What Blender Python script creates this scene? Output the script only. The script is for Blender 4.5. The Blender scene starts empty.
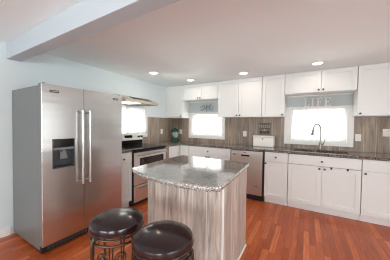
import bpy, bmesh, math, random
from mathutils import Vector, Matrix
random.seed(7)
S = bpy.context.scene
COL = S.collection
PI = math.pi

# ------------------------------------------------------------------ camera
CX, CY, CZ, YAW, PITCH, ROLL, F = 2.978, -4.0211, 1.3127, 0.5277, -0.0266, 0.0126, 191.4761
ZC = 2.223                                     # ceiling height
cam = bpy.data.cameras.new('camera')
cam.sensor_width = 36.0
cam.lens = F * 36.0 / 390.0
cam.clip_start = 0.05
co = bpy.data.objects.new('camera', cam)
COL.objects.link(co)
fw = Vector((-math.sin(YAW) * math.cos(PITCH), math.cos(YAW) * math.cos(PITCH), math.sin(PITCH)))
r0 = Vector((math.cos(YAW), math.sin(YAW), 0))
u0 = r0.cross(fw)
rr = r0 * math.cos(ROLL) + u0 * math.sin(ROLL)
uu = -r0 * math.sin(ROLL) + u0 * math.cos(ROLL)
m = Matrix((rr, uu, -fw)).transposed().to_4x4()
m.translation = Vector((CX, CY, CZ))
co.matrix_world = m
S.camera = co

# ------------------------------------------------------------------ world, light, exposure
S.view_settings.view_transform = 'Standard'
S.view_settings.look = 'None'
S.view_settings.gamma = 1.0
S.view_settings.use_curve_mapping = False
S.view_settings.exposure = 0.10
S.cycles.max_bounces = 10
S.cycles.diffuse_bounces = 6
S.cycles.glossy_bounces = 4
S.cycles.sample_clamp_indirect = 6.0
S.cycles.use_denoising = True
S.cycles.filter_width = 1.1

W = bpy.data.worlds.new('world')
S.world = W
W.use_nodes = True
bg = W.node_tree.nodes['Background']
bg.inputs[0].default_value = (1.0, 0.99, 0.975, 1)
bg.inputs[1].default_value = 2.5


def area(name, loc, rot, sx, sy, power, color=(1, 1, 1), shape='RECTANGLE', spread=PI):
    l = bpy.data.lights.new(name, 'AREA')
    l.shape = shape
    l.size = sx
    if shape == 'RECTANGLE':
        l.size_y = sy
    l.energy = power
    l.color = color
    l.spread = spread
    o = bpy.data.objects.new(name, l)
    o.location = loc
    o.rotation_euler = rot
    COL.objects.link(o)
    return o


RX, FY = 5.8, -7.2                              # right wall and the wall behind the camera
DAY = (0.90, 0.96, 1.0)
UP = math.radians(30)                           # upward tilt of the front fill lamp, to lighten the ceiling
area('fill_front_windows', (1.7, FY - 0.35, 1.2), (PI / 2 + UP, 0, 0), 2.0, 1.0, 88, DAY)  # this and the next two: area lamps added as fill outside unseen windows
area('fill_front_window_right', (4.3, FY - 0.35, 1.2), (PI / 2 + 0.1, 0, 0), 1.6, 1.0, 75, DAY)
area('fill_right_window', (RX + 0.35, -4.6, 1.2), (PI / 2 + 0.15, 0, PI / 2), 2.6, 1.0, 80, DAY)
# added lamps hidden below the kitchen window sills, aimed up to brighten the ceiling
area('ceiling_fill_back_left', (0.94, 0.62, 0.80), (-PI / 2 - 0.80, 0, 0), 1.2, 0.6, 140, (1.0, 0.975, 0.94))
area('ceiling_fill_back_right', (3.12, 0.62, 0.80), (-PI / 2 - 0.80, 0, 0), 1.3, 0.6, 130, (1.0, 0.975, 0.94))
area('ceiling_fill_left', (-0.62, -1.5, 0.80), (PI / 2 + 0.80, 0, -PI / 2), 1.2, 0.6, 90, (1.0, 0.975, 0.94))
CANS = [(0.619, -1.454), (0.918, -0.693), (2.009, -0.714), (3.09, -0.746),
        (4.9, -0.75), (1.9, -5.0), (3.6, -5.0), (4.6, -2.6)]
WARM = (1.0, 0.90, 0.80)


# ------------------------------------------------------------------ materials
def lin(r, g, b):
    def f(c):
        c /= 255.0
        return c / 12.92 if c <= 0.04045 else ((c + 0.055) / 1.055) ** 2.4
    return (f(r), f(g), f(b), 1)


def mat(name, rgb, rough=0.5, metal=0.0, bump=0.0, bscale=60, var=0.0, spec=0.5, coat=0.0, emit=None, estr=0):
    """painted / plain material with faint procedural variation"""
    mt = bpy.data.materials.new(name)
    mt.use_nodes = True
    N, L = mt.node_tree.nodes, mt.node_tree.links
    b = N['Principled BSDF']
    b.inputs['Base Color'].default_value = lin(*rgb)
    b.inputs['Roughness'].default_value = rough
    b.inputs['Metallic'].default_value = metal
    b.inputs['Specular IOR Level'].default_value = spec
    b.inputs['Coat Weight'].default_value = coat
    b.inputs['Coat Roughness'].default_value = 0.08
    g = N.new('ShaderNodeNewGeometry')
    nz = N.new('ShaderNodeTexNoise')
    nz.inputs['Scale'].default_value = bscale
    nz.inputs['Detail'].default_value = 3
    L.new(g.outputs['Position'], nz.inputs['Vector'])
    if bump:
        bp = N.new('ShaderNodeBump')
        bp.inputs['Strength'].default_value = bump
        bp.inputs['Distance'].default_value = 0.002
        L.new(nz.outputs['Fac'], bp.inputs['Height'])
        L.new(bp.outputs['Normal'], b.inputs['Normal'])
    if var:
        mx = N.new('ShaderNodeMixRGB')
        mx.blend_type = 'MULTIPLY'
        mx.inputs['Color1'].default_value = lin(*rgb)
        rp = N.new('ShaderNodeValToRGB')
        rp.color_ramp.elements[0].color = (1 - var,) * 3 + (1,)
        rp.color_ramp.elements[1].color = (1, 1, 1, 1)
        L.new(nz.outputs['Fac'], rp.inputs['Fac'])
        mx.inputs['Fac'].default_value = 1
        L.new(rp.outputs['Color'], mx.inputs['Color2'])
        L.new(mx.outputs['Color'], b.inputs['Base Color'])
    if emit:
        b.inputs['Emission Color'].default_value = lin(*emit)
        b.inputs['Emission Strength'].default_value = estr
    return mt


def steel(name, rgb, rough, axis, amp=0.05, sc=1.0, wave=9.0, fine=0.95):
    """brushed stainless, brushing runs along 'axis' (stretched noise drives roughness and tone)"""
    mt = bpy.data.materials.new(name)
    mt.use_nodes = True
    N, L = mt.node_tree.nodes, mt.node_tree.links
    b = N['Principled BSDF']
    b.inputs['Metallic'].default_value = 1
    g = N.new('ShaderNodeNewGeometry')
    mp = N.new('ShaderNodeMapping')
    s = [220 * sc, 220 * sc, 220 * sc]
    for a in axis:
        s['xyz'.index(a)] = 1.5
    mp.inputs['Scale'].default_value = s
    nz = N.new('ShaderNodeTexNoise')
    nz.inputs['Scale'].default_value = 1
    nz.inputs['Detail'].default_value = 4
    L.new(g.outputs['Position'], mp.inputs['Vector'])
    L.new(mp.outputs['Vector'], nz.inputs['Vector'])
    r = N.new('ShaderNodeMapRange')
    r.inputs['To Min'].default_value = rough - amp / 2
    r.inputs['To Max'].default_value = rough + amp / 2
    L.new(nz.outputs['Fac'], r.inputs['Value'])
    L.new(r.outputs['Result'], b.inputs['Roughness'])
    rp = N.new('ShaderNodeValToRGB')
    c = lin(*rgb)
    rp.color_ramp.elements[0].position = 0.3
    rp.color_ramp.elements[0].color = (c[0] * fine, c[1] * fine, c[2] * fine, 1)
    rp.color_ramp.elements[1].position = 0.7
    rp.color_ramp.elements[1].color = c
    L.new(nz.outputs['Fac'], rp.inputs['Fac'])
    L.new(rp.outputs['Color'], b.inputs['Base Color'])
    bp = N.new('ShaderNodeBump')
    bp.inputs['Strength'].default_value = 0.02
    bp.inputs['Distance'].default_value = 0.0001
    if fine < 0.96:
        L.new(nz.outputs['Fac'], bp.inputs['Height'])
    # slow waviness of the rolled sheet, bands across the height
    m2 = N.new('ShaderNodeMapping')
    m2.inputs['Scale'].default_value = (0.8, 0.8, wave)
    n2 = N.new('ShaderNodeTexNoise')
    n2.inputs['Scale'].default_value = 1
    n2.inputs['Detail'].default_value = 2
    L.new(g.outputs['Position'], m2.inputs['Vector'])
    L.new(m2.outputs['Vector'], n2.inputs['Vector'])
    b2 = N.new('ShaderNodeBump')
    b2.inputs['Strength'].default_value = 0.3
    b2.inputs['Distance'].default_value = 0.012
    L.new(n2.outputs['Fac'], b2.inputs['Height'])
    L.new(bp.outputs['Normal'], b2.inputs['Normal'])
    L.new(b2.outputs['Normal'], b.inputs['Normal'])
    return mt


def plank_mat(name, axis, width, base, grout, off=0.0, rough=0.45, contrast=0.25):
    """vertical wood-look planks: 'axis' is the world axis across the planks, grain runs up"""
    mt = bpy.data.materials.new(name)
    mt.use_nodes = True
    N, L = mt.node_tree.nodes, mt.node_tree.links
    b = N['Principled BSDF']
    b.inputs['Roughness'].default_value = rough

    def M(op, a, c=None, d=None):
        n = N.new('ShaderNodeMath')
        n.operation = op
        for i, v in enumerate((a, c, d)):
            if v is None:
                continue
            if isinstance(v, (int, float)):
                n.inputs[i].default_value = v
            else:
                L.new(v, n.inputs[i])
        return n.outputs[0]
    g = N.new('ShaderNodeNewGeometry')
    sp = N.new('ShaderNodeSeparateXYZ')
    L.new(g.outputs['Position'], sp.inputs[0])
    a = sp.outputs['XYZ'.index(axis.upper())]
    t = M('DIVIDE', M('ADD', a, off), width)
    cell = M('FLOOR', t)
    fr = M('FRACT', t)
    wn = N.new('ShaderNodeTexWhiteNoise')
    wn.noise_dimensions = '1D'
    L.new(cell, wn.inputs['W'])
    # grain
    cmb = N.new('ShaderNodeCombineXYZ')
    L.new(M('MULTIPLY', a, 24.0), cmb.inputs[0])
    L.new(M('MULTIPLY', cell, 7.3), cmb.inputs[1])
    L.new(M('MULTIPLY', sp.outputs[2], 2.4), cmb.inputs[2])
    nz = N.new('ShaderNodeTexNoise')
    nz.inputs['Scale'].default_value = 1
    nz.inputs['Detail'].default_value = 6
    nz.inputs['Roughness'].default_value = 0.65
    nz.inputs['Distortion'].default_value = 0.6
    L.new(cmb.outputs[0], nz.inputs['Vector'])
    rp = N.new('ShaderNodeValToRGB')
    c = lin(*base)
    k = 1 - contrast
    rp.color_ramp.elements[0].position = 0.30
    rp.color_ramp.elements[0].color = (c[0] * k * k, c[1] * k * k * .97, c[2] * k * k * .94, 1)
    rp.color_ramp.elements[1].position = 0.68
    rp.color_ramp.elements[1].color = tuple(min(1, v / k) for v in c[:3]) + (1,)
    L.new(nz.outputs['Fac'], rp.inputs['Fac'])
    mr = N.new('ShaderNodeMapRange')
    mr.inputs['To Min'].default_value = 1 - contrast * .7
    mr.inputs['To Max'].default_value = 1 + contrast * .5
    L.new(wn.outputs['Value'], mr.inputs['Value'])
    mx = N.new('ShaderNodeVectorMath')
    mx.operation = 'SCALE'
    L.new(rp.outputs['Color'], mx.inputs[0])
    L.new(mr.outputs['Result'], mx.inputs['Scale'])
    seam = M('LESS_THAN', M('MINIMUM', fr, M('SUBTRACT', 1.0, fr)), 0.003 / width)
    mc = N.new('ShaderNodeMixRGB')
    L.new(seam, mc.inputs['Fac'])
    L.new(mx.outputs[0], mc.inputs['Color1'])
    mc.inputs['Color2'].default_value = lin(*grout)
    L.new(mc.outputs['Color'], b.inputs['Base Color'])
    return mt


def floor_mat():
    mt = bpy.data.materials.new('oak_floor')
    mt.use_nodes = True
    N, L = mt.node_tree.nodes, mt.node_tree.links
    b = N['Principled BSDF']

    def M(op, a, c=None):
        n = N.new('ShaderNodeMath')
        n.operation = op
        for i, v in enumerate((a, c)):
            if v is None:
                continue
            if isinstance(v, (int, float)):
                n.inputs[i].default_value = v
            else:
                L.new(v, n.inputs[i])
        return n.outputs[0]
    g = N.new('ShaderNodeNewGeometry')
    sp = N.new('ShaderNodeSeparateXYZ')
    L.new(g.outputs['Position'], sp.inputs[0])
    X, Y = sp.outputs[0], sp.outputs[1]
    tx = M('DIVIDE', X, 0.062)
    cx_, fx_ = M('FLOOR', tx), M('FRACT', tx)
    w1 = N.new('ShaderNodeTexWhiteNoise')
    w1.noise_dimensions = '1D'
    L.new(cx_, w1.inputs['W'])
    ty = M('ADD', M('DIVIDE', Y, 0.62), M('MULTIPLY', w1.outputs['Value'], 9.0))
    cy_, fy_ = M('FLOOR', ty), M('FRACT', ty)
    cmb = N.new('ShaderNodeCombineXYZ')
    L.new(cx_, cmb.inputs[0])
    L.new(cy_, cmb.inputs[1])
    w2 = N.new('ShaderNodeTexWhiteNoise')
    w2.noise_dimensions = '2D'
    L.new(cmb.outputs[0], w2.inputs['Vector'])
    rp = N.new('ShaderNodeValToRGB')
    cr = rp.color_ramp
    cr.elements[0].position, cr.elements[0].color = 0.0, lin(170, 80, 38)
    cr.elements[1].position, cr.elements[1].color = 1.0, lin(216, 120, 66)
    e = cr.elements.new(0.35)
    e.color = lin(186, 88, 43)
    e = cr.elements.new(0.7)
    e.color = lin(197, 99, 51)
    L.new(w2.outputs['Value'], rp.inputs['Fac'])
    c2 = N.new('ShaderNodeCombineXYZ')
    L.new(M('MULTIPLY', X, 70.0), c2.inputs[0])
    L.new(M('MULTIPLY', Y, 4.0), c2.inputs[1])
    L.new(M('MULTIPLY', w2.outputs['Value'], 30.0), c2.inputs[2])
    nz = N.new('ShaderNodeTexNoise')
    nz.inputs['Scale'].default_value = 1
    nz.inputs['Detail'].default_value = 5
    nz.inputs['Distortion'].default_value = 1.2
    L.new(c2.outputs[0], nz.inputs['Vector'])
    mr = N.new('ShaderNodeMapRange')
    mr.inputs['From Min'].default_value = 0.3
    mr.inputs['From Max'].default_value = 0.7
    mr.inputs['To Min'].default_value = 0.70
    mr.inputs['To Max'].default_value = 1.15
    L.new(nz.outputs['Fac'], mr.inputs['Value'])
    vm = N.new('ShaderNodeVectorMath')
    vm.operation = 'SCALE'
    L.new(rp.outputs['Color'], vm.inputs[0])
    L.new(mr.outputs['Result'], vm.inputs['Scale'])
    sx = M('LESS_THAN', M('MINIMUM', fx_, M('SUBTRACT', 1.0, fx_)), 0.018)
    sy = M('LESS_THAN', M('MINIMUM', fy_, M('SUBTRACT', 1.0, fy_)), 0.002)
    mc = N.new('ShaderNodeMixRGB')
    L.new(M('MULTIPLY', M('MAXIMUM', sx, sy), 0.7), mc.inputs['Fac'])
    L.new(vm.outputs[0], mc.inputs['Color1'])
    mc.inputs['Color2'].default_value = lin(70, 30, 18)
    L.new(mc.outputs['Color'], b.inputs['Base Color'])
    b.inputs['Roughness'].default_value = 0.32
    b.inputs['Specular IOR Level'].default_value = 0.4
    b.inputs['Coat Weight'].default_value = 0.10
    b.inputs['Coat Roughness'].default_value = 0.15
    return mt


def granite(name, light, midc, dark, scale=120, rough=0.10, coat=0.0):
    mt = bpy.data.materials.new(name)
    mt.use_nodes = True
    N, L = mt.node_tree.nodes, mt.node_tree.links
    b = N['Principled BSDF']
    b.inputs['Roughness'].default_value = rough
    b.inputs['Specular IOR Level'].default_value = 0.6
    b.inputs['Coat Weight'].default_value = coat
    b.inputs['Coat Roughness'].default_value = 0.03
    g = N.new('ShaderNodeNewGeometry')
    v = N.new('ShaderNodeTexVoronoi')
    v.inputs['Scale'].default_value = scale
    L.new(g.outputs['Position'], v.inputs['Vector'])
    sx = N.new('ShaderNodeSeparateColor')
    L.new(v.outputs['Color'], sx.inputs[0])
    rp = N.new('ShaderNodeValToRGB')
    rp.color_ramp.interpolation = 'CONSTANT'
    els = [(0, dark), (0.18, midc), (0.42, light), (0.70, tuple(min(255, c + 28) for c in light)), (0.86, tuple(int(c * .8) for c in midc))]
    rp.color_ramp.elements[0].color = lin(*els[0][1])
    rp.color_ramp.elements[1].position = els[1][0]
    rp.color_ramp.elements[1].color = lin(*els[1][1])
    for p, c in els[2:]:
        rp.color_ramp.elements.new(p).color = lin(*c)
    L.new(sx.outputs[0], rp.inputs['Fac'])
    nz = N.new('ShaderNodeTexNoise')
    nz.inputs['Scale'].default_value = 9
    nz.inputs['Detail'].default_value = 5
    L.new(g.outputs['Position'], nz.inputs['Vector'])
    mx = N.new('ShaderNodeMixRGB')
    mx.blend_type = 'MULTIPLY'
    mx.inputs['Fac'].default_value = 1
    r2 = N.new('ShaderNodeValToRGB')
    r2.color_ramp.elements[0].position, r2.color_ramp.elements[0].color = 0.35, (0.84, 0.82, 0.80, 1)
    r2.color_ramp.elements[1].position, r2.color_ramp.elements[1].color = 0.65, (1.08, 1.08, 1.08, 1)
    L.new(nz.outputs['Fac'], r2.inputs['Fac'])
    L.new(rp.outputs['Color'], mx.inputs['Color1'])
    L.new(r2.outputs['Color'], mx.inputs['Color2'])
    L.new(mx.outputs['Color'], b.inputs['Base Color'])
    return mt


def glass_mat():
    mt = bpy.data.materials.new('window_glass')
    mt.use_nodes = True
    N, L = mt.node_tree.nodes, mt.node_tree.links
    N.remove(N['Principled BSDF'])
    out = N['Material Output']
    t = N.new('ShaderNodeBsdfTransparent')
    t.inputs[0].default_value = (0.96, 0.98, 0.98, 1)
    gl = N.new('ShaderNodeBsdfGlossy')
    gl.inputs['Roughness'].default_value = 0.02
    fr = N.new('ShaderNodeFresnel')
    fr.inputs[0].default_value = 1.45
    mx = N.new('ShaderNodeMixShader')
    L.new(fr.outputs[0], mx.inputs[0])
    L.new(t.outputs[0], mx.inputs[1])
    L.new(gl.outputs[0], mx.inputs[2])
    L.new(mx.outputs[0], out.inputs[0])
    return mt


def sheer_mat():
    mt = bpy.data.materials.new('sheer_fabric')
    mt.use_nodes = True
    N, L = mt.node_tree.nodes, mt.node_tree.links
    N.remove(N['Principled BSDF'])
    out = N['Material Output']
    t = N.new('ShaderNodeBsdfTransparent')
    d = N.new('ShaderNodeBsdfTranslucent')
    d.inputs[0].default_value = (0.78, 0.80, 0.81, 1)
    df = N.new('ShaderNodeBsdfDiffuse')
    df.inputs[0].default_value = (0.9, 0.9, 0.9, 1)
    m1 = N.new('ShaderNodeMixShader')
    m1.inputs[0].default_value = 0.3
    L.new(d.outputs[0], m1.inputs[1])
    L.new(df.outputs[0], m1.inputs[2])
    mx = N.new('ShaderNodeMixShader')
    g = N.new('ShaderNodeNewGeometry')
    nz = N.new('ShaderNodeTexNoise')
    nz.inputs['Scale'].default_value = 400
    L.new(g.outputs['Position'], nz.inputs['Vector'])
    mr = N.new('ShaderNodeMapRange')
    mr.inputs['To Min'].default_value = 0.72
    mr.inputs['To Max'].default_value = 0.86
    L.new(nz.outputs['Fac'], mr.inputs['Value'])
    L.new(mr.outputs['Result'], mx.inputs[0])
    L.new(t.outputs[0], mx.inputs[1])
    L.new(m1.outputs[0], mx.inputs[2])
    L.new(mx.outputs[0], out.inputs[0])
    return mt


def clear_glass(name, rgb, rough=0.03):
    mt = bpy.data.materials.new(name)
    mt.use_nodes = True
    b = mt.node_tree.nodes['Principled BSDF']
    b.inputs['Base Color'].default_value = lin(*rgb)
    b.inputs['Roughness'].default_value = rough
    b.inputs['Transmission Weight'].default_value = 0.45
    b.inputs['IOR'].default_value = 1.45
    return mt


M_WALL = mat('pale_blue_paint', (219, 229, 231), 0.7, bump=0.05, bscale=200)
M_CEIL = mat('ceiling_paint', (241, 249, 251), 0.8, bump=0.05, bscale=150)
M_BEAM = mat('beam_paint', (192, 202, 208), 0.7, bump=0.05, bscale=200)
M_ACC = mat('blue_grey_paint', (196, 205, 204), 0.7)
M_TRIM = mat('white_trim', (240, 238, 234), 0.4)
M_CAB = mat('cabinet_paint', (236, 238, 236), 0.35, bump=0.02, bscale=90)
M_GAPPY = mat('cabinet_inside', (150, 140, 132), 0.6)
M_FLOOR = floor_mat()
M_BSX = plank_mat('wood_tile_back', 'x', 0.152, (152, 134, 118), (192, 180, 166), off=0.03, contrast=0.30)
M_BSY = plank_mat('wood_tile_side', 'y', 0.152, (152, 134, 118), (192, 180, 166), contrast=0.30)
M_ISX = plank_mat('island_tile_front', 'x', 0.1365, (184, 172, 162), (222, 215, 208), off=0.038, contrast=0.28)
M_ISY = plank_mat('island_tile_side', 'y', 0.152, (188, 172, 162), (214, 206, 200), contrast=0.22)
M_GRAN = granite('dark_granite', (138, 128, 120), (100, 92, 86), (42, 38, 37), 150, 0.07, 0.4)
M_GRANI = granite('grey_granite', (186, 184, 178), (158, 154, 148), (98, 94, 90), 170, 0.05, 0.9)
M_STF = steel('fridge_steel', (212, 211, 210), 0.25, 'xy', amp=0.02, sc=0.25, wave=6.0, fine=0.975)
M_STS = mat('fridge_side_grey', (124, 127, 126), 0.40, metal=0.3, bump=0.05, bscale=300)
M_STR = steel('range_steel', (232, 227, 222), 0.34, 'xy', wave=3)
M_HOOD = steel('hood_steel', (226, 208, 188), 0.26, 'xy', wave=3)
M_STV = steel('handle_steel', (190, 187, 183), 0.36, 'z')
M_STD = steel('dishwasher_steel', (205, 198, 191), 0.34, 'xy', wave=3)
M_CHR = mat('brushed_nickel', (138, 134, 130), 0.28, metal=1, bump=0.02)
M_KNOB = mat('pewter_knob', (96, 88, 82), 0.32, metal=0.9, bump=0.02)
M_BLK = mat('black_gloss', (12, 12, 13), 0.12, bump=0.01)
M_BLKM = mat('black_plastic', (24, 24, 26), 0.45, bump=0.03)
M_DGREY = mat('charcoal_plastic', (66, 67, 70), 0.4, bump=0.03)
M_GREYP = mat('grey_plastic', (120, 122, 124), 0.4, bump=0.03)
M_CTOP = mat('ceramic_glass', (10, 11, 13), 0.08, bump=0.0, spec=0.15)
M_RING = mat('burner_ring_print', (88, 90, 94), 0.2)
M_OVG = mat('oven_glass', (40, 24, 26), 0.10, bump=0.005)
M_LEA = mat('dark_brown_leather', (40, 24, 27), 0.20, bump=0.10, bscale=180, coat=0.25)
M_IRON = mat('bronze_iron', (92, 74, 58), 0.38, metal=0.75, bump=0.1, bscale=80, var=0.3)
M_GLASS = glass_mat()
M_SHEER = sheer_mat()
M_LAMP = mat('lamp_diffuser', (255, 244, 228), 0.5, emit=(255, 240, 218), estr=6)
M_HLAMP = mat('hood_lens', (250, 250, 245), 0.5, emit=(255, 246, 235), estr=1.3)
M_CREAM = mat('cream_enamel', (236, 230, 220), 0.3)
M_WOODD = mat('weathered_wood', (136, 120, 106), 0.6, bump=0.3, bscale=60, var=0.35)
M_INK = mat('dark_print', (44, 38, 34), 0.6)
M_PALE = mat('pale_print', (190, 184, 176), 0.6)
M_LET = mat('whitewashed_wood', (250, 244, 242), 0.6, bump=0.2, bscale=80, var=0.12)
M_SCR = mat('scroll_iron', (112, 118, 116), 0.45, metal=0.4)
M_GRN = clear_glass('green_glass', (52, 122, 92))
M_JAR = clear_glass('clear_glass', (238, 244, 240))
M_FILL = mat('jar_filling', (216, 204, 196), 0.6, var=0.3, bscale=90)
M_OUT = mat('outlet_plate', (238, 232, 222), 0.35)
M_LEDR = mat('display_print', (30, 60, 70), 0.2)
M_BADGE = mat('badge_dark', (60, 58, 58), 0.3)
M_BADT = mat('badge_letters', (214, 212, 208), 0.3, metal=0.6)


# ------------------------------------------------------------------ mesh helpers (all in world coordinates)
class MB:
    def __init__(s):
        s.bm = bmesh.new()

    def box(s, x0, x1, y0, y1, z0, z1):
        vs = [s.bm.verts.new(p) for p in ((x0, y0, z0), (x1, y0, z0), (x1, y1, z0), (x0, y1, z0),
                                           (x0, y0, z1), (x1, y0, z1), (x1, y1, z1), (x0, y1, z1))]
        for f in ((0, 3, 2, 1), (4, 5, 6, 7), (0, 1, 5, 4), (1, 2, 6, 5), (2, 3, 7, 6), (3, 0, 4, 7)):
            s.bm.faces.new([vs[i] for i in f])
        return s

    def hull(s, a, b):
        """prismoid between two equal-length rings"""
        va = [s.bm.verts.new(p) for p in a]
        vb = [s.bm.verts.new(p) for p in b]
        n = len(a)
        s.bm.faces.new(va[::-1])
        s.bm.faces.new(vb)
        for i in range(n):
            j = (i + 1) % n
            s.bm.faces.new((va[i], va[j], vb[j], vb[i]))
        return s

    def prism(s, poly, z0, z1):
        return s.hull([(x, y, z0) for x, y in poly], [(x, y, z1) for x, y in poly])

    def prism_y(s, poly, y0, y1):
        return s.hull([(a, y0, b) for a, b in poly], [(a, y1, b) for a, b in poly])

    def prism_x(s, poly, x0, x1):
        return s.hull([(x0, a, b) for a, b in poly], [(x1, a, b) for a, b in poly])

    def lathe(s, c, prof, axis='z', seg=32, closed_ends=True):
        """profile [(r, h)], around axis through c"""
        rings = []
        for r, h in prof:
            ring = []
            for i in range(seg):
                a = 2 * PI * i / seg
                p, q = r * math.cos(a), r * math.sin(a)
                if axis == 'z':
                    v = (c[0] + p, c[1] + q, c[2] + h)
                elif axis == 'y':
                    v = (c[0] + p, c[1] + h, c[2] + q)
                else:
                    v = (c[0] + h, c[1] + p, c[2] + q)
                ring.append(s.bm.verts.new(v))
            rings.append(ring)
        for a, b in zip(rings, rings[1:]):
            for i in range(seg):
                j = (i + 1) % seg
                s.bm.faces.new((a[i], a[j], b[j], b[i]))
        if closed_ends:
            s.bm.faces.new(rings[0][::-1])
            s.bm.faces.new(rings[-1])
        return s

    def tube(s, pts, r, seg=8, flat=None, closed=False):
        pts = [Vector(p) for p in pts]
        n = len(pts)
        rings = []
        up = None
        for i, p in enumerate(pts):
            if closed:
                t = (pts[(i + 1) % n] - pts[i - 1]).normalized()
            else:
                t = (pts[min(i + 1, n - 1)] - pts[max(i - 1, 0)]).normalized()
            if up is None:
                up = Vector((0, 0, 1)) if abs(t.z) < 0.9 else Vector((1, 0, 0))
            side = t.cross(up).normalized()
            up = side.cross(t).normalized()
            rad = r[i] if isinstance(r, (list, tuple)) else r
            ring = []
            for k in range(seg):
                a = 2 * PI * k / seg
                ring.append(s.bm.verts.new(p + side * math.cos(a) * rad + up * math.sin(a) * rad * (flat or 1)))
            rings.append(ring)
        m_ = n if closed else n - 1
        for i in range(m_):
            a, b = rings[i], rings[(i + 1) % n]
            for k in range(seg):
                j = (k + 1) % seg
                s.bm.faces.new((a[k], a[j], b[j], b[k]))
        if not closed:
            s.bm.faces.new(rings[0][::-1])
            s.bm.faces.new(rings[-1])
        return s

    def build(s, name, material, parent=None, smooth=False, bevel=0.0, seg=2, **props):
        bmesh.ops.recalc_face_normals(s.bm, faces=s.bm.faces)
        root = parent
        org = Vector((0, 0, 0))
        p = parent
        while p is not None:
            org = org + Vector(p.location)
            p = p.parent
        if parent is None:                       # top-level single mesh: origin at its base centre
            xs = [v.co for v in s.bm.verts]
            mn = Vector([min(v[i] for v in xs) for i in range(3)])
            mx = Vector([max(v[i] for v in xs) for i in range(3)])
            org = Vector(((mn.x + mx.x) / 2, (mn.y + mx.y) / 2, mn.z))
        for v in s.bm.verts:
            v.co -= org
        me = bpy.data.meshes.new(name)
        s.bm.to_mesh(me)
        s.bm.free()
        me.materials.append(material)
        o = bpy.data.objects.new(name, me)
        COL.objects.link(o)
        if parent is None:
            o.location = org
        else:
            o.parent = root
        if smooth:
            for f in me.polygons:
                f.use_smooth = True
            me.set_sharp_from_angle(angle=math.radians(40))
        if bevel:
            b = o.modifiers.new('bevel', 'BEVEL')
            b.width = bevel
            b.segments = seg
            b.limit_method = 'ANGLE'
            b.angle_limit = math.radians(40)
        for k, v in props.items():
            o[k] = v
        return o


def thing(name, label, cat, loc, group=None):
    o = bpy.data.objects.new(name, None)
    COL.objects.link(o)
    o.location = loc
    o.empty_display_size = 0.1
    o['label'] = label
    o['category'] = cat
    if group:
        o['group'] = group
    return o


def tag(o, label, cat, group=None):
    o['label'] = label
    o['category'] = cat
    if group:
        o['group'] = group
    return o


def struct(o):
    o['kind'] = 'structure'
    return o


def B(*a):
    return MB().box(*a)


# ------------------------------------------------------------------ the room
T = 0.14


def wall_holes(axis, at, lo, hi, z0, z1, holes, name, material, sign):
    """wall slab lying on plane axis=at, thickness T outwards (sign), with rectangular holes (a0,a1,b0,b1)"""
    cuts_a = sorted({lo, hi} | {h[0] for h in holes} | {h[1] for h in holes})
    cuts_z = sorted({z0, z1} | {h[2] for h in holes} | {h[3] for h in holes})
    mb = MB()
    for a0, a1 in zip(cuts_a, cuts_a[1:]):
        for c0, c1 in zip(cuts_z, cuts_z[1:]):
            ma, mc = (a0 + a1) / 2, (c0 + c1) / 2
            if any(h[0] < ma < h[1] and h[2] < mc < h[3] for h in holes):
                continue
            p0, p1 = sorted((at, at + sign * T))
            if axis == 'y':
                mb.box(a0, a1, p0, p1, c0, c1)
            else:
                mb.box(p0, p1, a0, a1, c0, c1)
    bmesh.ops.remove_doubles(mb.bm, verts=mb.bm.verts, dist=1e-5)
    return struct(mb.build(name, material))


struct(B(-T, RX + T, FY - T, T, -0.12, 0).build('floor', M_FLOOR))
struct(B(-T, RX + T, FY - T, T, ZC, ZC + 0.12).build('ceiling', M_CEIL))
WL = (0.535, 1.345, 1.060, 1.580)     # back left window opening (x0,x1,z0,z1)
WR = (2.715, 3.57, 1.045, 1.640)       # back right
WS = (-1.90, -0.985, 1.10, 1.660)       # side window (y0,y1,z0,z1)
wall_holes('y', 0, -T, RX + T, 0, ZC, [WL, WR], 'wall_back', M_WALL, 1)
wall_holes('x', 0, FY, 0, 0, ZC, [WS], 'wall_left', M_WALL, -1)
FH = [(0.7, 2.7, 0.65, 2.0), (3.5, 5.1, 0.65, 2.0)]
wall_holes('y', FY, -T, RX + T, 0, ZC, FH, 'wall_front', M_WALL, -1)
RH = [(-5.9, -3.3, 0.65, 2.0), (-2.3, -0.75, 0.30, 2.05)]
wall_holes('x', RX, FY, 0, 0, ZC, RH, 'wall_right', M_WALL, 1)
struct(B(0.001, RX - 0.001, -3.204, -3.08, 2.04, ZC - 0.001).build('ceiling_beam', M_BEAM, bevel=0.004))


def baseboard(name, x0, x1, y0, y1):
    struct(B(x0, x1, y0, y1, 0, 0.095).build(name, M_TRIM, bevel=0.005))


baseboard('baseboard_left', 0.0005, 0.017, FY + 0.02, -3.19)
baseboard('baseboard_front', 0.02, RX - 0.02, FY + 0.0005, FY + 0.017)
baseboard('baseboard_right', RX - 0.017, RX - 0.0005, FY + 0.02, -0.66)


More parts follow.
